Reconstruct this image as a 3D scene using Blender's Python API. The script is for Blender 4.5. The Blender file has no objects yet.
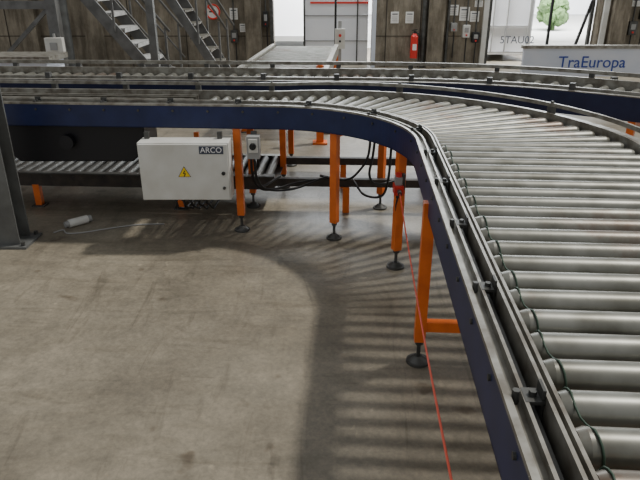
import bpy, bmesh, math, random
from mathutils import Vector, Matrix
random.seed(4)
scene = bpy.context.scene

# ---------------------------------------------------------------- materials
def mat(name, col, rough=0.6, metal=0.0, col2=None, scale=8.0, bump=0.0, det=6.0, lo=0.35, hi=0.65, emit=0.0, stretch=None, stain=None, stain_scale=2.0):
    m = bpy.data.materials.new(name); m.use_nodes = True
    nt = m.node_tree; b = nt.nodes["Principled BSDF"]
    b.inputs["Roughness"].default_value = rough
    b.inputs["Metallic"].default_value = metal
    b.inputs["Base Color"].default_value = (*col, 1)
    if col2 is not None or bump:
        tc = nt.nodes.new("ShaderNodeTexCoord"); n = nt.nodes.new("ShaderNodeTexNoise")
        n.inputs["Scale"].default_value = scale; n.inputs["Detail"].default_value = det
        if stretch:
            mp = nt.nodes.new("ShaderNodeMapping"); mp.inputs["Scale"].default_value = stretch
            nt.links.new(tc.outputs["Object"], mp.inputs[0]); nt.links.new(mp.outputs[0], n.inputs["Vector"])
        else:
            nt.links.new(tc.outputs["Object"], n.inputs["Vector"])
        if col2 is not None:
            r = nt.nodes.new("ShaderNodeValToRGB")
            r.color_ramp.elements[0].position = lo; r.color_ramp.elements[0].color = (*col, 1)
            r.color_ramp.elements[1].position = hi; r.color_ramp.elements[1].color = (*col2, 1)
            nt.links.new(n.outputs["Fac"], r.inputs[0]); out = r.outputs[0]
            if stain:
                n2 = nt.nodes.new("ShaderNodeTexNoise"); n2.inputs["Scale"].default_value = stain_scale; n2.inputs["Detail"].default_value = 9; n2.inputs["Roughness"].default_value = 0.7
                nt.links.new(tc.outputs["Object"], n2.inputs["Vector"])
                r2 = nt.nodes.new("ShaderNodeValToRGB"); r2.color_ramp.elements[0].position = 0.53; r2.color_ramp.elements[0].color=(0,0,0,1)
                r2.color_ramp.elements[1].position = 0.64; r2.color_ramp.elements[1].color=(0.85,0.85,0.85,1)
                nt.links.new(n2.outputs["Fac"], r2.inputs[0])
                mx = nt.nodes.new("ShaderNodeMix"); mx.data_type='RGBA'
                nt.links.new(r2.outputs[0], mx.inputs[0]); nt.links.new(out, mx.inputs[6]); mx.inputs[7].default_value=(*stain,1)
                out = mx.outputs[2]
            nt.links.new(out, b.inputs["Base Color"])
        if bump:
            bp = nt.nodes.new("ShaderNodeBump"); bp.inputs["Strength"].default_value = bump
            bp.inputs["Distance"].default_value = 0.01
            nt.links.new(n.outputs["Fac"], bp.inputs["Height"]); nt.links.new(bp.outputs[0], b.inputs["Normal"])
    return m

M = {}
M['roller'] = mat("galvanised_roller", (0.225,0.225,0.198), 0.40, 0.55, (0.135,0.132,0.108), 9.0, 0.05, 10, 0.38, 0.66, stain=(0.13,0.085,0.06), stain_scale=1.7)
M['rollow'] = mat("shade_darkened_roller", (0.075,0.075,0.07), 0.5, 0.5, (0.045,0.043,0.038), 9.0)  # low conveyor's shade put into the roller colour, as the sun reaches it
M['rollend'] = mat("roller_end_cap", (0.06,0.06,0.055), 0.6, 0.3)
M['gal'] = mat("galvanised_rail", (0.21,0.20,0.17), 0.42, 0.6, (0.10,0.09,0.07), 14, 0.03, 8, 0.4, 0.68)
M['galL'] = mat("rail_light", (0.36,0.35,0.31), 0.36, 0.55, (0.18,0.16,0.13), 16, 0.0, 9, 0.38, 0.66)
M['steel'] = mat("dull_steel", (0.11,0.11,0.105), 0.5, 0.5, (0.06,0.06,0.055), 12)
M['blue'] = mat("blue_paint", (0.006,0.014,0.066), 0.42, 0.0, (0.010,0.020,0.088), 9)
M['navy'] = mat("navy_paint", (0.006,0.010,0.040), 0.5, 0.0, (0.010,0.016,0.055), 9)
M['orange'] = mat("orange_paint", (0.80,0.17,0.02), 0.42, 0.0, (0.60,0.11,0.015), 9, 0, 6, 0.45, 0.75)
M['black'] = mat("black_plastic", (0.012,0.012,0.013), 0.5)
M['blackm'] = mat("black_metal_cover", (0.010,0.010,0.013), 0.45, 0.2)
M['white'] = mat("white_enamel", (0.68,0.68,0.64), 0.45, 0.0, (0.58,0.57,0.52), 6)
M['grey'] = mat("grey_plastic", (0.32,0.32,0.31), 0.5)
M['red'] = mat("red_plastic", (0.65,0.03,0.02), 0.4)
M['redsign'] = mat("sign_red", (0.75,0.05,0.03), 0.5)
M['cord'] = mat("red_cord", (0.80,0.10,0.05), 0.5)
M['green'] = mat("green_belt", (0.025,0.055,0.033), 0.6)
M['yellow'] = mat("warning_yellow", (0.9,0.62,0.02), 0.45)
M['paper'] = mat("paper", (0.85,0.84,0.80), 0.7)
M['txt'] = mat("blue_lettering", (0.02,0.06,0.33), 0.5)
M['txtd'] = mat("dark_lettering", (0.05,0.06,0.09), 0.5)
M['txtw'] = mat("white_lettering", (0.85,0.85,0.85), 0.5)
M['tread'] = mat("stair_tread_grey", (0.50,0.50,0.49), 0.5, 0.1, (0.34,0.34,0.33), 10)
M['stair'] = mat("stair_grey_paint", (0.16,0.16,0.155), 0.5, 0.1, (0.10,0.10,0.095), 8)
M['truck'] = mat("trailer_white", (0.88,0.89,0.91), 0.5, 0, (0.82,0.83,0.86), 2)
M['leaf'] = mat("hedge_leaf", (0.05,0.10,0.03), 0.8, 0, (0.10,0.17,0.06), 12)
M['asphalt'] = mat("yard_concrete", (0.55,0.55,0.53), 0.9, 0, (0.65,0.65,0.62), 20)
M['colsteel'] = mat("column_grey", (0.15,0.155,0.15), 0.5, 0.2, (0.10,0.10,0.095), 7)
M['bluewhite'] = mat("pale_blue_panel", (0.60,0.65,0.74), 0.5, 0, (0.68,0.71,0.77), 3)
M['dfloor'] = mat("dark_frame", (0.035,0.03,0.027), 0.6, 0.2, (0.07,0.055,0.045), 12)
M['joint'] = mat("panel_joint", (0.05,0.042,0.032), 0.9)

def wall_mat():
    m = bpy.data.materials.new("concrete_wall"); m.use_nodes = True
    nt = m.node_tree; b = nt.nodes["Principled BSDF"]; b.inputs["Roughness"].default_value = 0.85
    tc = nt.nodes.new("ShaderNodeTexCoord")
    def nz(s, st=None):
        n = nt.nodes.new("ShaderNodeTexNoise"); n.inputs["Scale"].default_value = s; n.inputs["Detail"].default_value = 10; n.inputs["Roughness"].default_value=0.68
        if st:
            mp=nt.nodes.new("ShaderNodeMapping"); mp.inputs["Scale"].default_value=st
            nt.links.new(tc.outputs["Object"], mp.inputs[0]); nt.links.new(mp.outputs[0], n.inputs["Vector"])
        else: nt.links.new(tc.outputs["Object"], n.inputs["Vector"])
        return n
    r = nt.nodes.new("ShaderNodeValToRGB")
    r.color_ramp.elements[0].position = 0.3; r.color_ramp.elements[0].color = (0.15,0.128,0.095,1)
    r.color_ramp.elements[1].position = 0.7; r.color_ramp.elements[1].color = (0.37,0.325,0.25,1)
    nt.links.new(nz(1.6).outputs["Fac"], r.inputs[0])
    r2 = nt.nodes.new("ShaderNodeValToRGB")
    r2.color_ramp.elements[0].position = 0.40; r2.color_ramp.elements[0].color = (0.55,0.53,0.50,1)
    r2.color_ramp.elements[1].position = 0.60; r2.color_ramp.elements[1].color = (1,1,1,1)
    nt.links.new(nz(2.5,(3,1,0.6)).outputs["Fac"], r2.inputs[0])
    mx = nt.nodes.new("ShaderNodeMix"); mx.data_type='RGBA'; mx.blend_type='MULTIPLY'; mx.inputs[0].default_value=1
    nt.links.new(r.outputs[0], mx.inputs[6]); nt.links.new(r2.outputs[0], mx.inputs[7])
    nt.links.new(mx.outputs[2], b.inputs["Base Color"])
    return m
M['wall'] = wall_mat()

def floor_mat():
    m = bpy.data.materials.new("worn_concrete_floor"); m.use_nodes = True
    nt = m.node_tree; L = nt.links; b = nt.nodes["Principled BSDF"]
    tc = nt.nodes.new("ShaderNodeTexCoord")
    def noise(s, d=8, rough=0.6, stretch=None, rot=0, dist=0):
        n = nt.nodes.new("ShaderNodeTexNoise"); n.inputs["Scale"].default_value = s
        n.inputs["Detail"].default_value = d; n.inputs["Roughness"].default_value = rough; n.inputs["Distortion"].default_value = dist
        mp = nt.nodes.new("ShaderNodeMapping")
        if stretch:
            mp.inputs["Scale"].default_value = stretch; mp.inputs["Rotation"].default_value = (0.3,0.2,rot)
        else:
            mp.inputs["Rotation"].default_value = (0.5,0.3,0.7); mp.inputs["Location"].default_value=(s*0.37,1.3,0.41)
        L.new(tc.outputs["Object"], mp.inputs[0]); L.new(mp.outputs[0], n.inputs["Vector"])
        return n
    def ramp(src, p0, c0, p1, c1):
        r = nt.nodes.new("ShaderNodeValToRGB"); e = r.color_ramp.elements
        e[0].position = p0; e[0].color = (*c0,1); e[1].position = p1; e[1].color = (*c1,1)
        L.new(src, r.inputs[0]); return r
    base = ramp(noise(0.9, 9, 0.64).outputs["Fac"], 0.34, (0.175,0.153,0.115), 0.68, (0.315,0.28,0.215))
    fine = ramp(noise(42, 6, 0.75).outputs["Fac"], 0.3, (0.72,0.72,0.71), 0.7, (1.14,1.13,1.11))
    mid = ramp(noise(6, 9, 0.72).outputs["Fac"], 0.35, (0.80,0.80,0.80), 0.65, (1.09,1.08,1.07))
    streak = ramp(noise(2.0, 8, 0.65, (1,5,1), 0.25, 0.6).outputs["Fac"], 0.48, (1,1,1), 0.75, (0.76,0.75,0.73))
    tyre = ramp(noise(1.3, 7, 0.62, (5,0.8,1), -0.5, 1.6).outputs["Fac"], 0.56, (1,1,1), 0.70, (0.68,0.67,0.66))
    tyre2 = ramp(noise(1.1, 7, 0.62, (0.7,5,1), 0.35, 1.6).outputs["Fac"], 0.57, (1,1,1), 0.70, (0.74,0.73,0.71))
    spots = ramp(noise(4.5, 3, 0.5).outputs["Fac"], 0.66, (1,1,1), 0.72, (0.58,0.53,0.48))
    pale = ramp(noise(9, 2, 0.5, None, 0, 1.0).outputs["Fac"], 0.72, (1,1,1), 0.76, (1.3,1.29,1.27))
    prev = base.outputs[0]
    for s in (fine, mid, streak, tyre, tyre2, spots, pale):
        mx = nt.nodes.new("ShaderNodeMix"); mx.data_type = 'RGBA'; mx.blend_type = 'MULTIPLY'; mx.inputs[0].default_value = 1
        L.new(prev, mx.inputs[6]); L.new(s.outputs[0], mx.inputs[7]); prev = mx.outputs[2]
    L.new(prev, b.inputs["Base Color"])
    rr = nt.nodes.new("ShaderNodeMapRange"); rr.inputs["To Min"].default_value = 0.32; rr.inputs["To Max"].default_value = 0.60
    L.new(noise(3).outputs["Fac"], rr.inputs["Value"]); L.new(rr.outputs[0], b.inputs["Roughness"])
    bp = nt.nodes.new("ShaderNodeBump"); bp.inputs["Strength"].default_value = 0.10; bp.inputs["Distance"].default_value = 0.01
    L.new(noise(60).outputs["Fac"], bp.inputs["Height"]); L.new(bp.outputs[0], b.inputs["Normal"])
    return m
M['floor'] = floor_mat()

# ---------------------------------------------------------------- builder
class B:
    def __init__(s): s.bm = bmesh.new(); s.mats = []
    def mi(s, k):
        if k not in s.mats: s.mats.append(k)
        return s.mats.index(k)
    def face(s, vs, k, smooth=False):
        try:
            f = s.bm.faces.new(vs); f.material_index = s.mi(k); f.smooth = smooth
        except ValueError: pass
    def box(s, c, d, k, rz=0.0, rot=None):
        R = rot if rot is not None else Matrix.Rotation(rz, 3, 'Z'); c = Vector(c)
        v = [s.bm.verts.new(c + R @ Vector((x*d[0]/2, y*d[1]/2, z*d[2]/2))) for x in (-1,1) for y in (-1,1) for z in (-1,1)]
        for q in ((0,1,3,2),(4,6,7,5),(0,4,5,1),(2,3,7,6),(0,2,6,4),(1,5,7,3)):
            s.face([v[i] for i in q], k)
    def beam(s, p0, p1, w, h, k):
        p0=Vector(p0); p1=Vector(p1); d=p1-p0
        x=d.normalized(); up=Vector((0,0,1))
        if abs(x.z)>0.99: up=Vector((0,1,0))
        y=up.cross(x).normalized(); z=x.cross(y)
        R=Matrix((x,y,z)).transposed()
        s.box((p0+p1)/2,(d.length,w,h),k,rot=R)
    def cyl(s, p0, p1, r0, k, r1=None, n=16, caps=True, capk=None):
        r1 = r0 if r1 is None else r1
        p0 = Vector(p0); p1 = Vector(p1); d = (p1-p0).normalized()
        a = d.orthogonal().normalized(); b = d.cross(a)
        A=[];Bv=[]
        for i in range(n):
            t = 2*math.pi*i/n; o = a*math.cos(t)+b*math.sin(t)
            A.append(s.bm.verts.new(p0+o*r0)); Bv.append(s.bm.verts.new(p1+o*r1))
        for i in range(n):
            j=(i+1)%n; s.face([A[i],A[j],Bv[j],Bv[i]], k, True)
        if caps:
            ck = capk or k
            A2=[s.bm.verts.new(v.co) for v in A]; B2=[s.bm.verts.new(v.co) for v in Bv]
            s.face(A2[::-1], ck); s.face(B2, ck)
    def tube(s, pts, r, k, n=8, closed=False):
        pts=[Vector(p) for p in pts]; N=len(pts); rings=[]; prev=None
        for i,p in enumerate(pts):
            if closed: d=(pts[(i+1)%N]-pts[i-1])
            else: d=pts[min(i+1,N-1)]-pts[max(i-1,0)]
            d.normalize()
            a = d.orthogonal().normalized() if prev is None else (prev-d*prev.dot(d)).normalized()
            prev=a; b=d.cross(a)
            rings.append([s.bm.verts.new(p+a*r*math.cos(2*math.pi*j/n)+b*r*math.sin(2*math.pi*j/n)) for j in range(n)])
        for i in range(N if closed else N-1):
            A=rings[i];C=rings[(i+1)%N]
            for j in range(n):
                q=(j+1)%n; s.face([A[j],A[q],C[q],C[j]],k,True)
        if not closed:
            s.face(rings[0][::-1],k); s.face(rings[-1],k)
    def sweep(s, path, offs, z0, z1, k):
        rings=[]
        for i,(p,n) in enumerate(path):
            o0,o1 = offs[i] if isinstance(offs,list) else offs
            a=p+n*o0; b=p+n*o1
            rings.append([s.bm.verts.new((a.x,a.y,z0)),s.bm.verts.new((b.x,b.y,z0)),s.bm.verts.new((b.x,b.y,z1)),s.bm.verts.new((a.x,a.y,z1))])
        for i in range(len(rings)-1):
            for j in range(4):
                q=(j+1)%4; s.face([rings[i][j],rings[i][q],rings[i+1][q],rings[i+1][j]],k)
        s.face(rings[0],k); s.face(rings[-1][::-1],k)
    def done(s, name, parent=None, bevel=0.0):
        bmesh.ops.recalc_face_normals(s.bm, faces=s.bm.faces[:])
        me = bpy.data.meshes.new(name); s.bm.to_mesh(me); s.bm.free()
        for k in s.mats: me.materials.append(M[k])
        o = bpy.data.objects.new(name, me); scene.collection.objects.link(o)
        if parent: o.parent = parent
        if bevel:
            md=o.modifiers.new("bevel",'BEVEL'); md.width=bevel; md.segments=2; md.limit_method='ANGLE'
        return o
def empty(name):
    e = bpy.data.objects.new(name, None); e.empty_display_size=0.1; scene.collection.objects.link(e); return e
def text(name, s, loc, rot, size, k, parent=None, ext=0.001):
    c = bpy.data.curves.new(name,'FONT'); c.body=s; c.size=size; c.extrude=ext; c.align_x='CENTER'; c.align_y='CENTER'
    c.materials.append(M[k]); o=bpy.data.objects.new(name,c); scene.collection.objects.link(o)
    o.location=loc; o.rotation_euler=rot
    if parent: o.parent=parent
    return o
V2=lambda x,y: Vector((x,y))

# ---------------------------------------------------------------- room
b=B(); b.box((0,6,-0.05),(26,22,0.1),'floor'); b.done("floor")
WY=13.0
b=B()
def wallseg(x0,x1,z0=0,z1=5.0): b.box(((x0+x1)/2,WY+0.15,(z0+z1)/2),(x1-x0,0.3,z1-z0),'wall')
wallseg(-9,-0.95); wallseg(1.07,3.42); wallseg(5.70,9); wallseg(-0.95,1.07,2.9,5); wallseg(3.42,5.70,2.9,5)
for x in (-6.4,-5.2,-3.9,-2.75,1.35,2.05): b.box((x,WY-0.002,2.5),(0.02,0.006,5),'joint')
b.box((-5,WY-0.002,0.62),(8,0.006,0.015),'joint'); b.box((2.25,WY-0.002,0.62),(2.2,0.006,0.015),'joint')
b.done("wall_back")
for x in (-5.9,-4.6,-1.35,2.35,6.05):
    b=B(); b.box((x,WY-0.09,2.5),(0.32,0.18,5),'wall'); b.done("wall_pilaster")
b=B()
b.box((5.78,WY-0.03,1.45),(0.10,0.08,2.9),'white')
b.box((3.36,WY-0.03,1.45),(0.10,0.08,2.9),'white')
b.done("trim_2")
b=B()
b.box((-0.98,WY-0.03,1.45),(0.07,0.08,2.9),'steel'); b.box((1.1,WY-0.03,1.45),(0.08,0.08,2.9),'bluewhite')
b.done("trim_1")
b=B()
b.box((0.33,WY+0.36,1.3),(1.36,0.05,2.6),'truck')
for z in (0.5,1.0,1.5,2.0): b.box((0.33,WY+0.33,z),(1.36,0.02,0.02),'grey')
b.box((0.40,WY+0.325,1.25),(1.2,0.02,0.035),'redsign')
b.box((-0.33,WY+0.33,1.3),(0.04,0.03,2.6),'steel'); b.box((0.78,WY+0.33,1.3),(0.025,0.03,2.6),'steel')
b.done("door_1")
b=B()
b.box((5.62,WY+0.25,1.4),(0.06,0.08,2.8),'steel'); b.box((3.5,WY+0.25,1.4),(0.08,0.08,2.8),'steel')
b.box((4.55,WY+0.25,2.8),(2.1,0.08,0.1),'steel'); b.box((4.78,WY+0.25,1.4),(0.05,0.05,2.8),'black')
b.beam((5.30,WY+0.25,0.1),(5.60,WY+0.25,1.3),0.05,0.05,'black')
b.done("door_2")
b=B(); b.box((2,28.1,-0.06),(50,22,0.1),'asphalt'); b.done("ground_yard")
tr=empty("truck_trailer")
b=B(); b.box((3.95,15.75,1.5),(1.45,3.5,2.7),'truck')
for x in (3.3,4.6): b.box((x,13.98,1.5),(0.06,0.05,2.6),'grey')
for x in (3.8,4.1): b.box((x,13.98,1.5),(0.025,0.04,2.6),'grey')
for z in (0.2,0.75,1.6): b.box((3.95,13.98,z),(1.3,0.03,0.025),'grey')
for x in (3.5,4.4): b.cyl((x-0.12,15.6,0.30),(x+0.12,15.6,0.30),0.30,'black',n=24)
b.done("body",tr)
text("lettering","5TAU02",(4.36,13.935,0.46),(math.pi/2,0,0),0.22,'txtd',tr)
tr2=empty("truck_trailer.001")
b=B(); b.box((-0.3,17.5,1.7),(3.0,3.5,2.6),'truck'); b.box((-0.3,15.72,0.35),(2.8,0.1,0.12),'grey')
for x in (-1.4,0.8): b.cyl((x-0.15,16.4,0.45),(x+0.15,16.4,0.45),0.45,'black',n=24)
b.done("body",tr2)
b=B()
for i in range(26):
    x=random.uniform(8.2,9.0); y=random.uniform(23,24); z=random.uniform(0.35,0.95); r=random.uniform(0.16,0.28)
    mt=Matrix.Translation((x,y,z))
    g=bmesh.ops.create_icosphere(b.bm,subdivisions=2,radius=r,matrix=mt)
    for v in g['verts']: v.co += Vector((random.uniform(-1,1),random.uniform(-1,1),random.uniform(-1,1)))*0.07
b.mi('leaf'); b.cyl((8.6,23.5,0),(8.6,23.5,0.5),0.08,'leaf'); b.done("hedge")
b=B(); b.box((8,36,2.5),(40,2,5),'truck'); b.box((8,34.96,1.0),(40,0.06,0.1),'grey')
for x in range(-8,26,4): b.box((x,34.96,2.5),(0.08,0.06,5),'grey')
b.done("warehouse_building")

# ---------------------------------------------------------------- conveyor paths
def catmull(P, m=14):
    out=[]; P=[Vector(p) for p in P]; Q=[2*P[0]-P[1]]+P+[2*P[-1]-P[-2]]
    for i in range(1,len(Q)-2):
        for j in range(m):
            t=j/m; a,b_,c,d=Q[i-1],Q[i],Q[i+1],Q[i+2]
            out.append(0.5*((2*b_)+(c-a)*t+(2*a-5*b_+4*c-d)*t*t+(3*b_-a-3*c+d)*t**3))
    out.append(P[-1]); return out
def normals(pts):
    r=[]
    for i,p in enumerate(pts):
        d=pts[min(i+1,len(pts)-1)]-pts[max(i-1,0)]; d.normalize()
        r.append((p,V2(d.y,-d.x)))
    return r
def sample(path, s0, step):
    res=[]; acc=0; nxt=s0
    for i in range(len(path)-1):
        p,n=path[i]; q,m=path[i+1]; L=(q-p).length
        while nxt<=acc+L:
            t=(nxt-acc)/L; res.append((p.lerp(q,t),n.lerp(m,t).normalized(),nxt)); nxt+=step
        acc+=L
    return res
def foot_leg(bb, x, y, ztop, k='orange', w=0.05, rz=0):
    bb.box((x,y,(ztop+0.12)/2),(w,w,ztop-0.12),k,rz=rz)
    bb.cyl((x,y,0.02),(x,y,0.13),0.010,'steel',n=10)
    bb.cyl((x,y,0.0),(x,y,0.012),0.055,'steel',n=20)
    bb.cyl((x,y,0.012),(x,y,0.035),0.045,'steel',r1=0.02,n=20)
    bb.cyl((x,y,0.10),(x,y,0.118),0.02,'steel',n=6)
def hang(pts,r=0.009,k='black'):
    P=catmull(pts,8); b.tube(P,r,k,n=8)

# ---- main curved conveyor
RW,RN=0.95,0.36
ang0=-math.atan(0.065)
S=V2(0.497,3.03); nrm=V2(math.cos(ang0),math.sin(ang0)); R=0.88; C=S-nrm*R
d1=V2(-nrm.y,nrm.x)
def wth(t): return RW+(RN-RW)*(t**1.25)
path=[]; width=[]
for i in range(0,12):
    p=S-d1*(3.7*(1-i/12)); path.append((p,nrm)); width.append(RW)
NA=40
for i in range(NA+1):
    a=ang0+math.pi/2*i/NA; n=V2(math.cos(a),math.sin(a)); path.append((C+n*R,n)); width.append(wth(i/NA))
n2=V2(math.cos(ang0+math.pi/2),math.sin(ang0+math.pi/2)); d2=V2(-n2.y,n2.x); E=C+n2*R
for i in range(1,12): path.append((E+d2*(5.2*i/11),n2)); width.append(RN)

cv=empty("roller_conveyor")
b=B()
b.sweep(path,(0.0,0.006),0.745,0.893,'blue')
b.sweep(path,(0.0,0.03),0.745,0.751,'blue')
b.done("side_panel_inner",cv)
b=B()
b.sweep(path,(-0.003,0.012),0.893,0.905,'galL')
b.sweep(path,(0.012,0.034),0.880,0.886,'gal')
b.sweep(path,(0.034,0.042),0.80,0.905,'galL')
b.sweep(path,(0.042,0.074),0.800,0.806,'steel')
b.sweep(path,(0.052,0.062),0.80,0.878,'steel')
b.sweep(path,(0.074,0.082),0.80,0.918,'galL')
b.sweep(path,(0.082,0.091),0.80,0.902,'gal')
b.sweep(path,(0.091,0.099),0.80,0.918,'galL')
for (p,n,s) in sample(path,0.25,0.46):
    a=math.atan2(n.y,n.x)
    c=p+n*0.056
    b.box((c.x,c.y,0.902),(0.040,0.045,0.008),'steel',rz=a)
    c=p+n*0.070; b.box((c.x,c.y,0.89),(0.006,0.04,0.08),'steel',rz=a)
    for o in (0.022,0.054):
        q=p+n*o; b.cyl((q.x,q.y,0.886),(q.x,q.y,0.916),0.008,'steel',n=6)
for (p,n,s) in sample(path,0.1,0.235):
    q=p+n*0.0; t=-n
    b.cyl((q.x,q.y,0.86),(q.x+t.x*0.006,q.y+t.y*0.006,0.86),0.008,'steel',n=8)
b.done("rail_inner",cv)
def oo(a,c): return [(0.12+w+a,0.12+w+c) for w in width]
b=B()
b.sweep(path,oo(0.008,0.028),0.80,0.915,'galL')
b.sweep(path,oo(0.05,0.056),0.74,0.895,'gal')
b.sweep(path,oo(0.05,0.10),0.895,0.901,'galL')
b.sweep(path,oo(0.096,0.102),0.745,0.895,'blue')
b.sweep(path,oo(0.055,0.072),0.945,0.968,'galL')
L1=3.7; LA=R*math.pi/2
def wat(s):
    if s<L1: return RW
    if s>L1+LA: return RN
    return wth((s-L1)/LA)
for (p,n,s) in sample(path,0.2,0.55):
    a=math.atan2(n.y,n.x); c=p+n*(0.12+wat(s)+0.068)
    b.box((c.x,c.y,0.92),(0.04,0.035,0.05),'steel',rz=a)
    b.cyl((c.x,c.y,0.94),(c.x,c.y,0.978),0.010,'steel',n=6)
b.done("rail_outer",cv)
b=B(); rz=0.85; rr=0.040
st=[]; i=0
while True:
    p=S-d1*(0.06+i*0.110)
    if (p-S).length>3.65: break
    st.append(p); i+=1
def roller(p,n,w,r0,r1,o=0.115,mk='roller'):
    a=p+n*o; c=p+n*(o+w)
    A=Vector((a.x,a.y,rz)); Cc=Vector((c.x,c.y,rz)); dd=(Cc-A).normalized()
    e=0.018
    b.cyl(A+dd*(0.004),A+dd*(0.004+e),r0*0.86,mk,r1=r0,n=20,capk='rollend')
    b.cyl(A+dd*(0.004+e),Cc-dd*(0.004+e),r0,mk,r1=r1,n=20,caps=False)
    b.cyl(Cc-dd*(0.004+e),Cc-dd*0.004,r1,mk,r1=r1*0.86,n=20,capk='rollend')
    b.cyl(A-dd*0.04,Cc+dd*0.04,0.011,'steel',n=6)
for p in st: roller(p,nrm,RW,rr,rr)
NR=23
for i in range(NR):
    t=(i+0.5)/NR; a=ang0+math.pi/2*t; n=V2(math.cos(a),math.sin(a))
    roller(C+n*R,n,wth(t),0.028,0.044-0.010*t)
k=0.04
while k<0.55:
    roller(E+d2*k,n2,RN,0.033,0.033); k+=0.085
b.done("rollers",cv)
pb=[(E+d2*0.60,n2),(E+d2*5.2,n2)]
b=B()
b.sweep(pb,(0.10,0.12+RN),0.80,0.815,'steel')
for o in (0.13,0.21,0.30,0.39,0.455): b.sweep(pb,(o,o+0.022),0.815,0.885,'gal' if o in (0.21,0.39) else 'galL')
for (p,n,s) in sample(pb,0.2,0.7):
    c=p+n*(0.12+RN/2); b.box((c.x,c.y,0.84),(RN,0.03,0.02),'steel',rz=math.atan2(n.y,n.x))
b.done("slider_bed",cv)
b=B()
for i in range(len(st)-1):
    p,q=st[i],st[i+1]
    if i%2: continue
    off=0.148
    A=p+nrm*off; Bq=q+nrm*off
    A=Vector((A.x,A.y,rz)); Bq=Vector((Bq.x,Bq.y,rz)); dd=(Bq-A).normalized(); up=Vector((0,0,1)); pts=[]
    for j in range(9):
        t=math.pi/2-math.pi*j/8; pts.append(Bq+ (dd*math.cos(t)+up*math.sin(t))*(rr+0.003))
    for j in range(1,4): pts.append(Bq.lerp(A,j/4)-up*(rr+0.003-0.02*math.sin(math.pi*j/4)))
    for j in range(9):
        t=-math.pi/2-math.pi*j/8; pts.append(A+(dd*math.cos(t)+up*math.sin(t))*(rr+0.003))
    for j in range(1,4): pts.append(A.lerp(Bq,j/4)+up*(rr+0.003-0.018*math.sin(math.pi*j/4)))
    pts=[P+Vector((nrm.x,nrm.y,0))*0.010*math.sin(2*math.pi*ii/len(pts)) for ii,P in enumerate(pts)]
    b.tube(pts,0.0025,'green',n=6,closed=True)
b.done("drive_belts",cv)
b=B()
def pair(p,n,w,beam=True):
    a=math.atan2(n.y,n.x)
    i0=p+n*0.032; i1=p+n*(0.12+w+0.05)
    foot_leg(b,i0.x,i0.y,0.80,rz=a); foot_leg(b,i1.x,i1.y,0.80,rz=a)
    for z in ((0.2,0.74) if beam else (0.74,)):
        b.beam((i0.x+n.x*.025,i0.y+n.y*.025,z),(i1.x-n.x*.025,i1.y-n.y*.025,z),0.04,0.05,'orange')
pair(V2(0.275+0.065*2.38,2.38),nrm,RW)
pair(V2(0.28+0.065*0.5,0.5),nrm,RW)
def arcp(deg): 
    a=ang0+math.radians(deg); n=V2(math.cos(a),math.sin(a)); return C+n*R,n,wth(deg/90)
p,n,w=arcp(24); pair(p,n,w,False)
p,n,w=arcp(62); pair(p,n,w,False)
for k_ in (0.24,3.3,4.9): pair(E+d2*k_,n2,RN,False)
b.done("supports",cv,0.002)
b=B()
prof=[(-1.22,0.745),(-1.22,0.58),(-1.32,0.48),(-2.12,0.48),(-2.22,0.58),(-2.22,0.745)]
f=[b.bm.verts.new((x,4.12,z)) for x,z in prof]; g=[b.bm.verts.new((x,4.45,z)) for x,z in prof]
b.face(f,'blackm'); b.face(g[::-1],'blackm')
for i in range(6): b.face([f[i],f[(i+1)%6],g[(i+1)%6],g[i]],'blackm')
b.cyl((-1.75,4.06,0.63),(-1.75,4.12,0.63),0.05,'blackm')
b.done("drive_motor_cover",cv,0.008)
b=B()
hang([(0.40,4.2,0.74),(0.38,4.2,0.5),(0.36,4.2,0.36),(0.42,4.25,0.27),(0.6,4.36,0.27)])
hang([(0.36,4.2,0.74),(0.35,4.2,0.52),(0.30,4.22,0.40),(0.2,4.33,0.28),(0.0,4.4,0.29)])
hang([(0.44,3.62,0.74),(0.43,3.63,0.5),(0.40,3.72,0.36),(0.3,3.9,0.31),(0.25,4.36,0.27)],0.008)
b.done("hanging_cables",cv)

# ---- second conveyor behind
P2=[(3.9,2.75),(3.3,3.25),(2.7,3.80),(2.0,4.38),(1.45,4.72),(0.8,4.90),(-0.3,4.98),(-2.0,5.06),(-4.0,5.17),(-7.0,5.36)]
path2=normals(catmull([V2(*p) for p in P2]))
cv2=empty("roller_conveyor.001")
W2=0.50
b=B()
b.sweep(path2,(0.0,0.008),0.74,0.905,'navy')
b.sweep(path2,(0.0,0.05),0.905,0.912,'galL')
b.sweep(path2,(0.075,0.10),0.80,0.93,'galL')
b.sweep(path2,(0.12+W2,0.145+W2),0.80,0.93,'galL')
b.sweep(path2,(0.17+W2,0.22+W2),0.895,0.902,'galL')
b.sweep(path2,(0.22+W2,0.228+W2),0.75,0.902,'navy')
b.sweep(path2,(0.16+W2,0.185+W2),0.955,0.985,'galL')
b.sweep(path2,(0.105,0.12+W2),0.80,0.81,'steel')
for (p,n,s) in sample(path2,0.3,0.6):
    a=math.atan2(n.y,n.x)
    for o in (0.06,0.17+W2):
        c=p+n*o; b.box((c.x,c.y,0.93),(0.04,0.04,0.06),'steel',rz=a)
b.done("frame",cv2)
b=B()
for (p,n,s) in sample(path2,0.05,0.11): roller(p,n,W2,0.037,0.037,0.11)
b.done("rollers",cv2)
b=B()
for (p,n,s) in sample(path2,0.9,1.35):
    a=math.atan2(n.y,n.x)
    i0=p+n*0.03; i1=p+n*(0.2+W2)
    foot_leg(b,i0.x,i0.y,0.80,rz=a); foot_leg(b,i1.x,i1.y,0.80,rz=a)
    b.beam((i0.x,i0.y,0.7),(i1.x,i1.y,0.7),0.04,0.05,'orange')
b.done("supports",cv2)

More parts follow.
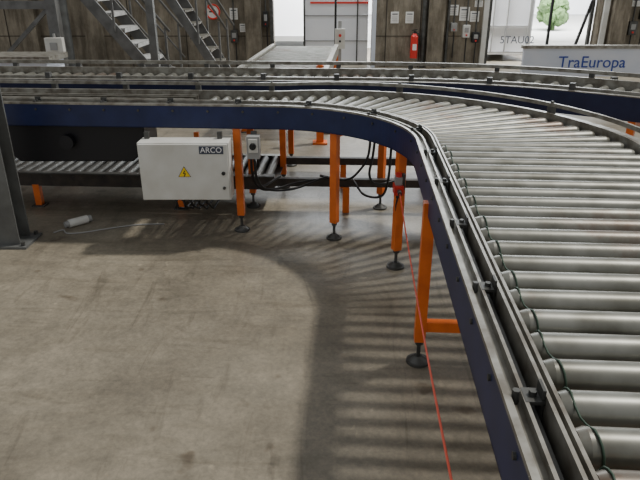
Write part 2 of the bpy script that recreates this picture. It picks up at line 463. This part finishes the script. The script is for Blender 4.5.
# ---- low conveyor underneath
cv3=empty("roller_conveyor.002")
pl=normals([V2(-0.35,4.42),V2(-6.5,4.75)])
b=B()
b.sweep(pl,(0,0.04),0.17,0.27,'dfloor'); b.sweep(pl,(0.60,0.64),0.17,0.27,'steel')
b.sweep(pl,(-0.01,0.05),0.27,0.278,'steel'); b.sweep(pl,(0.59,0.65),0.27,0.278,'gal')
b.sweep(pl,(0.05,0.59),0.175,0.185,'dfloor')
pr=normals([V2(1.0,4.36),V2(-0.35,4.42)])
b.sweep(pr,(0,0.05),0.20,0.26,'dfloor'); b.sweep(pr,(0.60,0.65),0.20,0.26,'dfloor')
b.done("frame",cv3)
b=B(); rz=0.25
for (p,n,s) in sample(pl,0.06,0.085): roller(p,n,0.56,0.03,0.03,0.04,'rollow')
b.done("rollers",cv3)
b=B()
for (p,n,s) in sample(pl,0.75,1.15):
    for o in (0.02,0.62):
        c=p+n*o
        b.box((c.x,c.y,0.095),(0.05,0.05,0.17),'orange'); b.box((c.x,c.y,0.005),(0.1,0.1,0.01),'steel')
        if o>.3: b.box((c.x,c.y+0.03,0.36),(0.04,0.03,0.2),'orange')
for x in (0.9,0.2):
    for y in (4.39,4.99): b.box((x,y,0.10),(0.05,0.05,0.2),'orange')
b.done("supports",cv3)

# ---- conveyor leading to dock door
cv4=empty("roller_conveyor.003")
pd=normals([V2(-0.95,6.9),V2(-0.75,9.8)])
b=B()
b.sweep(pd,(0,0.06),0.62,0.76,'galL'); b.sweep(pd,(0.98,1.04),0.62,0.76,'galL')
b.done("frame",cv4)
b=B(); rz=0.70
for (p,n,s) in sample(pd,0.06,0.12): roller(p,n,0.9,0.035,0.035,0.07)
b.done("rollers",cv4)
b=B()
for (p,n,s) in sample(pd,0.2,1.3):
    for o in (0.03,1.01):
        c=p+n*o; b.box((c.x,c.y,0.31),(0.06,0.06,0.62),'orange'); b.box((c.x,c.y,0.006),(0.12,0.12,0.012),'steel')
b.done("supports",cv4)
b=B(); b.box((-0.0,6.55,0.42),(0.08,0.08,0.84),'orange'); b.box((0,6.55,0.01),(0.16,0.16,0.02),'orange'); b.cyl((0,6.55,0.84),(0,6.55,0.87),0.03,'orange'); b.done("bollard_post")

# ---------------------------------------------------------------- control cabinet
cab=empty("control_cabinet")
b=B(); b.box((-0.885,3.86,0.505),(0.59,0.15,0.39),'white'); b.done("housing",cab,0.006)
b=B(); b.box((-0.885,3.777,0.505),(0.575,0.014,0.375),'white'); b.done("lid",cab,0.004)
b=B()
FY=3.77
b.box((-0.70,FY-0.002,0.655),(0.155,0.004,0.05),'txtd')
b.cyl((-0.63,FY,0.50),(-0.63,FY-0.01,0.50),0.012,'black'); b.cyl((-0.63,FY,0.40),(-0.63,FY-0.01,0.40),0.010,'steel')
for x in (-1.14,-0.66):
    b.box((x,3.90,0.722),(0.03,0.03,0.045),'steel')
def tri(cx,cz,r,y,k):
    vs=[b.bm.verts.new((cx+r*math.sin(t),y,cz+r*math.cos(t))) for t in (0,2*math.pi/3,4*math.pi/3)]
    vb=[b.bm.verts.new((v.co.x,FY,v.co.z)) for v in vs]
    b.face(vs,k)
    for i in range(3): b.face([vs[i],vs[(i+1)%3],vb[(i+1)%3],vb[i]],k)
tri(-0.885,0.50,0.048,FY-0.0015,'black'); tri(-0.885,0.50,0.042,FY-0.003,'yellow')
yy=FY-0.004
b.beam((-0.880,yy,0.52),(-0.892,yy,0.50),0.003,0.005,'black'); b.beam((-0.892,yy,0.502),(-0.878,yy,0.498),0.003,0.005,'black'); b.beam((-0.878,yy,0.50),(-0.888,yy,0.478),0.003,0.005,'black')
for i,x in enumerate((-0.98,-0.93,-0.88,-0.83,-0.78)):
    b.cyl((x,3.86,0.315),(x,3.86,0.28),0.014,'black',n=10)
    b.tube([(x,3.86,0.285),(x+0.005,3.88,0.22+0.01*i),(x+0.03,3.98,0.18),(x+0.08,4.15,0.20+0.01*i),(x+0.1,4.35,0.16)],0.008,'black')
b.done("fittings",cab)
text("label","ARCO",(-0.70,FY-0.0055,0.655),(math.pi/2,0,0),0.05,'txtw',cab,0.0008)

sw=empty("isolator_switch")
b=B(); b.box((-0.44,3.90,0.645),(0.085,0.08,0.15),'grey'); b.box((-0.44,3.855,0.66),(0.06,0.012,0.09),'white')
b.cyl((-0.44,3.85,0.66),(-0.44,3.83,0.66),0.022,'black'); b.box((-0.44,3.825,0.66),(0.01,0.012,0.04),'black')
b.box((-0.44,3.94,0.69),(0.04,0.02,0.10),'steel')
b.done("body",sw,0.003)
b=B()
hang([(-0.46,3.90,0.57),(-0.46,3.93,0.45),(-0.43,4.0,0.33),(-0.34,4.1,0.28),(-0.15,4.3,0.27),(0.1,4.345,0.29)])
hang([(-0.44,3.90,0.57),(-0.43,3.93,0.42),(-0.38,4.05,0.30),(-0.2,4.2,0.25),(0.05,4.34,0.30)])
hang([(-0.42,3.90,0.57),(-0.42,3.95,0.5),(-0.47,4.0,0.40),(-0.42,4.1,0.30),(-0.3,4.36,0.30)])
b.done("cables",sw)

# emergency pull-cord switch
es=empty("emergency_stop_switch")
b=B(); b.box((0.46,3.36,0.53),(0.055,0.09,0.055),'red'); b.box((0.46,3.37,0.58),(0.04,0.06,0.05),'grey')
b.cyl((0.46,3.32,0.53),(0.46,3.28,0.525),0.012,'steel'); b.cyl((0.46,3.36,0.605),(0.46,3.36,0.63),0.018,'red')
b.box((0.49,3.39,0.57),(0.02,0.06,0.10),'steel')
b.cyl((0.46,3.37,0.50),(0.46,3.37,0.47),0.010,'black')
b.tube([(0.46,3.37,0.47),(0.455,3.38,0.42),(0.465,3.40,0.32),(0.475,3.42,0.3)],0.006,'black')
b.done("body",es,0.003)
b=B()
P=[Vector((0.46,3.28,0.525)).lerp(Vector((0.254,0.35,0.66)),t/20)-Vector((0,0,0.05*math.sin(math.pi*t/20))) for t in range(21)]
b.tube(P,0.0035,'cord',n=8)
b.done("pull_cord",es)

# steel column left
b=B()
cx,cy=-2.11,3.80
b.box((cx,cy,1.6),(0.012,0.14,3.2),'colsteel')
b.box((cx,cy-0.075,1.6),(0.16,0.012,3.2),'colsteel'); b.box((cx,cy+0.075,1.6),(0.16,0.012,3.2),'colsteel')
b.box((cx,cy,0.008),(0.28,0.26,0.016),'colsteel')
for dx in (-0.11,0.11):
    for dy in (-0.1,0.1): b.cyl((cx+dx,cy+dy,0.016),(cx+dx,cy+dy,0.04),0.014,'steel',n=6)
b.beam((cx-0.7,cy,0.75),(cx-0.02,cy,0.12),0.05,0.05,'colsteel')
b.done("steel_column")

b=B(); b.cyl((-1.83,4.06,0.03),(-1.73,4.16,0.03),0.030,'white',n=20); b.cyl((-1.85,4.04,0.03),(-1.83,4.06,0.03),0.022,'grey',n=16); b.cyl((-1.73,4.16,0.03),(-1.71,4.18,0.03),0.024,'grey',n=16); b.done("pipe_offcut")
b=B(); hang([(-1.9,3.95,0.006),(-1.85,4.0,0.006),(-1.80,3.94,0.006),(-1.7,3.95,0.006),(-1.55,4.02,0.006),(-1.35,4.1,0.006),(-1.15,4.12,0.006)],0.005,'grey'); b.done("loose_cable")

# ---------------------------------------------------------------- staircases
stc=empty("staircase")
b=B()
SY=9.0
x0,z0,x1,z1=-2.15,0.05,-4.3,2.75
for y in (SY,SY+0.8): b.beam((x0,y,z0),(x1,y,z1),0.04,0.16,'stair')
nst=13
for i in range(nst):
    t=(i+0.7)/nst; x=x0+(x1-x0)*t; z=z0+(z1-z0)*t
    b.box((x+0.02,SY+0.4,z),(0.26,0.76,0.03),'tread')
    b.box((x+0.145,SY+0.4,z-0.015),(0.012,0.76,0.06),'tread')
for y in (SY-0.03,SY+0.83):
    b.tube([(x0+0.02,y,z0+0.95),(x1,y,z1+0.95)],0.02,'stair'); b.tube([(x0+0.02,y,z0+0.5),(x1,y,z1+0.5)],0.015,'stair')
    for t in (0.02,0.35,0.7): 
        x=x0+(x1-x0)*t; z=z0+(z1-z0)*t; b.cyl((x,y,z),(x,y,z+0.95),0.018,'stair')
b.done("flight",stc)
b=B()
b.box((-2.30,8.7,1.6),(0.10,0.10,3.2),'colsteel'); b.box((-3.62,8.7,1.6),(0.14,0.14,3.2),'stair')
b.box((-3.0,8.7,3.1),(1.6,0.12,0.2),'colsteel'); b.box((-2.3,8.7,0.01),(0.25,0.25,0.02),'colsteel'); b.box((-3.62,8.7,0.01),(0.3,0.3,0.02),'colsteel')
b.box((-4.5,8.7,1.36),(1.7,0.10,0.10),'stair'); b.beam((-4.6,8.7,0.5),(-3.7,8.7,1.3),0.05,0.05,'stair')
b.done("support_frame",stc)
st2=empty("staircase.001")
b=B()
for y in (10.2,11.0): b.beam((-1.55,y,0.05),(-2.9,y,2.3),0.04,0.14,'stair')
for i in range(11):
    t=(i+0.7)/11; b.box((-1.55-1.35*t,10.6,0.05+2.25*t),(0.2,0.76,0.035),'gal')
for y in (10.15,11.05):
    b.tube([(-1.5,y,0.95),(-2.9,y,3.2)],0.02,'stair')
    for t in (0.05,0.3,0.6): b.cyl((-1.55-1.35*t,y,0.05+2.25*t),(-1.55-1.35*t,y,0.95+2.25*t),0.018,'stair')
b.done("flight",st2)

b=B(); b.box((-4.35,7.4,0.64),(2.4,0.5,0.32),'bluewhite'); b.box((-4.35,7.4,0.83),(2.5,0.56,0.06),'galL')
for x in (-5.3,-3.3): b.box((x,7.4,0.24),(0.08,0.4,0.48),'orange')
b.box((-4.35,7.14,0.70),(2.3,0.02,0.05),'white'); b.done("belt_conveyor")
b=B(); b.box((-3.62,8.58,0.82),(0.24,0.09,0.26),'white'); b.box((-3.62,8.53,0.84),(0.1,0.01,0.1),'grey'); b.box((-3.62,8.6,0.97),(0.03,0.03,0.06),'grey'); b.done("junction_box",None,0.004)
b=B(); b.cyl((-4.9,12.2,0),(-4.9,12.2,3.5),0.10,'colsteel'); b.box((-4.9,12.2,0.02),(0.4,0.4,0.04),'colsteel'); b.done("steel_column.001")

# ---------------------------------------------------------------- wall items
def notice(x,z,w,h,k='paper'):
    b=B(); b.box((x,WY-0.012,z),(w,0.02,h),k); b.box((x,WY-0.024,z+h*0.3),(w*0.7,0.003,h*0.08),'txtd')
    for q in (0.05,-0.12,-0.28): b.box((x,WY-0.024,z+h*q),(w*0.7,0.003,h*0.03),'grey')
    b.done("wall_notice")
for (x,z,w,h) in ((1.52,0.98,0.16,0.22),(1.82,0.98,0.16,0.22),(2.70,1.12,0.2,0.2),(2.93,1.05,0.2,0.26),(3.14,1.0,0.18,0.2),(-1.75,1.05,0.16,0.22),(-1.58,0.78,0.12,0.16),(3.2,1.24,0.16,0.12),(6.4,1.26,0.3,0.14)): notice(x,z,w,h)
b=B()
nx,nz=-2.17,1.09
b.cyl((nx,WY-0.002,nz),(nx,WY-0.02,nz),0.15,'paper',n=32)
b.tube([(nx+0.135*math.cos(t*math.pi/16),WY-0.026,nz+0.135*math.sin(t*math.pi/16)) for t in range(32)],0.018,'redsign',closed=True)
b.beam((nx-0.09,WY-0.026,nz+0.09),(nx+0.09,WY-0.026,nz-0.09),0.012,0.03,'redsign'); b.box((nx,WY-0.022,nz),(0.15,0.006,0.025),'black')
b.done("no_smoking_sign")
def wbox(name,x,z,w,h,k,d=0.12):
    b=B(); b.box((x,WY-d/2-0.004,z),(w,d,h),k); b.box((x,WY-d-0.006,z+h*0.1),(w*0.6,0.012,h*0.4),'grey')
    b.cyl((x,WY-d,z-h*0.3),(x,WY-d-0.03,z-h*0.3),min(w,h)*0.12,'red'); b.cyl((x,WY-0.05,z+h/2),(x,WY-0.05,z+1.6),0.015,'steel'); b.cyl((x+.02,WY-0.05,z-h/2),(x+.02,WY-0.05,max(0.02,z-0.6)),0.012,'black'); b.done(name,None,0.004)
wbox("door_control_box",2.98,0.72,0.14,0.24,'white')
wbox("door_control_box",3.18,0.60,0.14,0.20,'black')
wbox("door_control_box",2.72,0.80,0.12,0.16,'grey')
wbox("door_control_box",-1.75,0.62,0.14,0.24,'steel')
wbox("door_control_box",6.35,0.78,0.16,0.26,'steel')
wbox("door_control_box",6.55,1.05,0.16,0.20,'black')
wbox("door_control_box",-1.10,0.95,0.10,0.30,'black')
b=B(); b.box((0.36,11.5,0.5),(0.06,0.06,1.0),'grey'); b.box((0.36,11.42,0.70),(0.18,0.1,0.34),'white'); b.box((0.36,11.5,0.01),(0.2,0.2,0.02),'grey')
b.cyl((0.36,11.37,0.76),(0.36,11.34,0.76),0.025,'red'); b.cyl((0.36,11.37,0.66),(0.36,11.35,0.66),0.02,'black')
b.cyl((0.28,11.5,0.0),(0.28,11.5,3.2),0.02,'black'); b.done("control_pedestal")
b=B(); ex=1.93
b.cyl((ex,WY-0.12,0.20),(ex,WY-0.12,0.62),0.075,'red',n=20); b.cyl((ex,WY-0.12,0.62),(ex,WY-0.12,0.68),0.075,'red',r1=0.03,n=20); b.cyl((ex,WY-0.12,0.68),(ex,WY-0.12,0.73),0.02,'black')
b.beam((ex-0.06,WY-0.12,0.74),(ex+0.05,WY-0.12,0.76),0.02,0.015,'black'); b.tube([(ex+0.02,WY-0.12,0.71),(ex+0.10,WY-0.12,0.66),(ex+0.10,WY-0.12,0.40)],0.012,'black')
b.box((ex,WY-0.03,0.5),(0.06,0.05,0.3),'steel'); b.box((ex,WY-0.196,0.42),(0.08,0.008,0.12),'paper'); b.done("fire_extinguisher")
b=B(); b.cyl((2.12,WY-0.06,0),(2.12,WY-0.06,4),0.05,'steel'); b.cyl((2.60,WY-0.04,0),(2.60,WY-0.04,4),0.03,'steel'); b.done("wall_pipe")

bp_=empty("lettered_barrier")
b=B(); b.box((4.05,8.3,0.66),(2.7,0.06,0.36),'bluewhite'); b.box((4.05,8.3,0.86),(2.75,0.10,0.04),'galL')
for x in (2.8,4.0,5.3): b.box((x,8.36,0.23),(0.08,0.06,0.46),'steel')
b.done("panel",bp_)
text("lettering","TraEuropa",(3.62,8.265,0.66),(math.pi/2,0,0),0.21,'txt',bp_,0.002)

# ---------------------------------------------------------------- lights
def light(name,typ,loc,rot,energy,col=(1,1,1),**kw):
    l=bpy.data.lights.new(name,typ); l.energy=energy; l.color=col
    for k,v in kw.items(): setattr(l,k,v)
    o=bpy.data.objects.new(name,l); scene.collection.objects.link(o); o.location=loc
    o.rotation_euler=rot; return o
d=Vector((-0.52,-0.25,-0.9)); q=d.to_track_quat('-Z','Y').to_euler()
light("roof_light_sun",'SUN',(4,5,9),q,2.9,(1.0,0.965,0.90),angle=math.radians(3.6))
q=Vector((0,1,-0.35)).to_track_quat('-Z','Y').to_euler()
light("yard_fill",'AREA',(2.3,13.4,4.8),q,5500,(0.96,0.98,1.0),shape='RECTANGLE',size=7,size_y=1.5)  # added lamp over the doors, aimed outward to whiten the trailers
q=Vector((0,1,-0.15)).to_track_quat('-Z','Y').to_euler()
light("yard_fill_far",'AREA',(8,20,7),q,9000,(0.96,0.98,1.0),shape='RECTANGLE',size=10,size_y=3)  # added lamp out in the yard, brightens the building opposite
q=Vector((0,-1,-0.45)).to_track_quat('-Z','Y').to_euler()
light("dock_daylight",'AREA',(2.3,12.6,3.4),q,420,(0.92,0.97,1.0),shape='RECTANGLE',size=7,size_y=1.5)
w=bpy.data.worlds.new("world"); scene.world=w; w.use_nodes=True
w.node_tree.nodes["Background"].inputs[0].default_value=(0.96,0.98,1.0,1); w.node_tree.nodes["Background"].inputs[1].default_value=0.52

# ---------------------------------------------------------------- camera
cam=bpy.data.cameras.new("camera"); co=bpy.data.objects.new("camera",cam); scene.collection.objects.link(co)
cam.sensor_width=36; cam.lens=36*600/640; cam.clip_start=0.02
co.location=(0,0,1.65); co.rotation_euler=(math.radians(90-23.3),0,0)
scene.camera=co
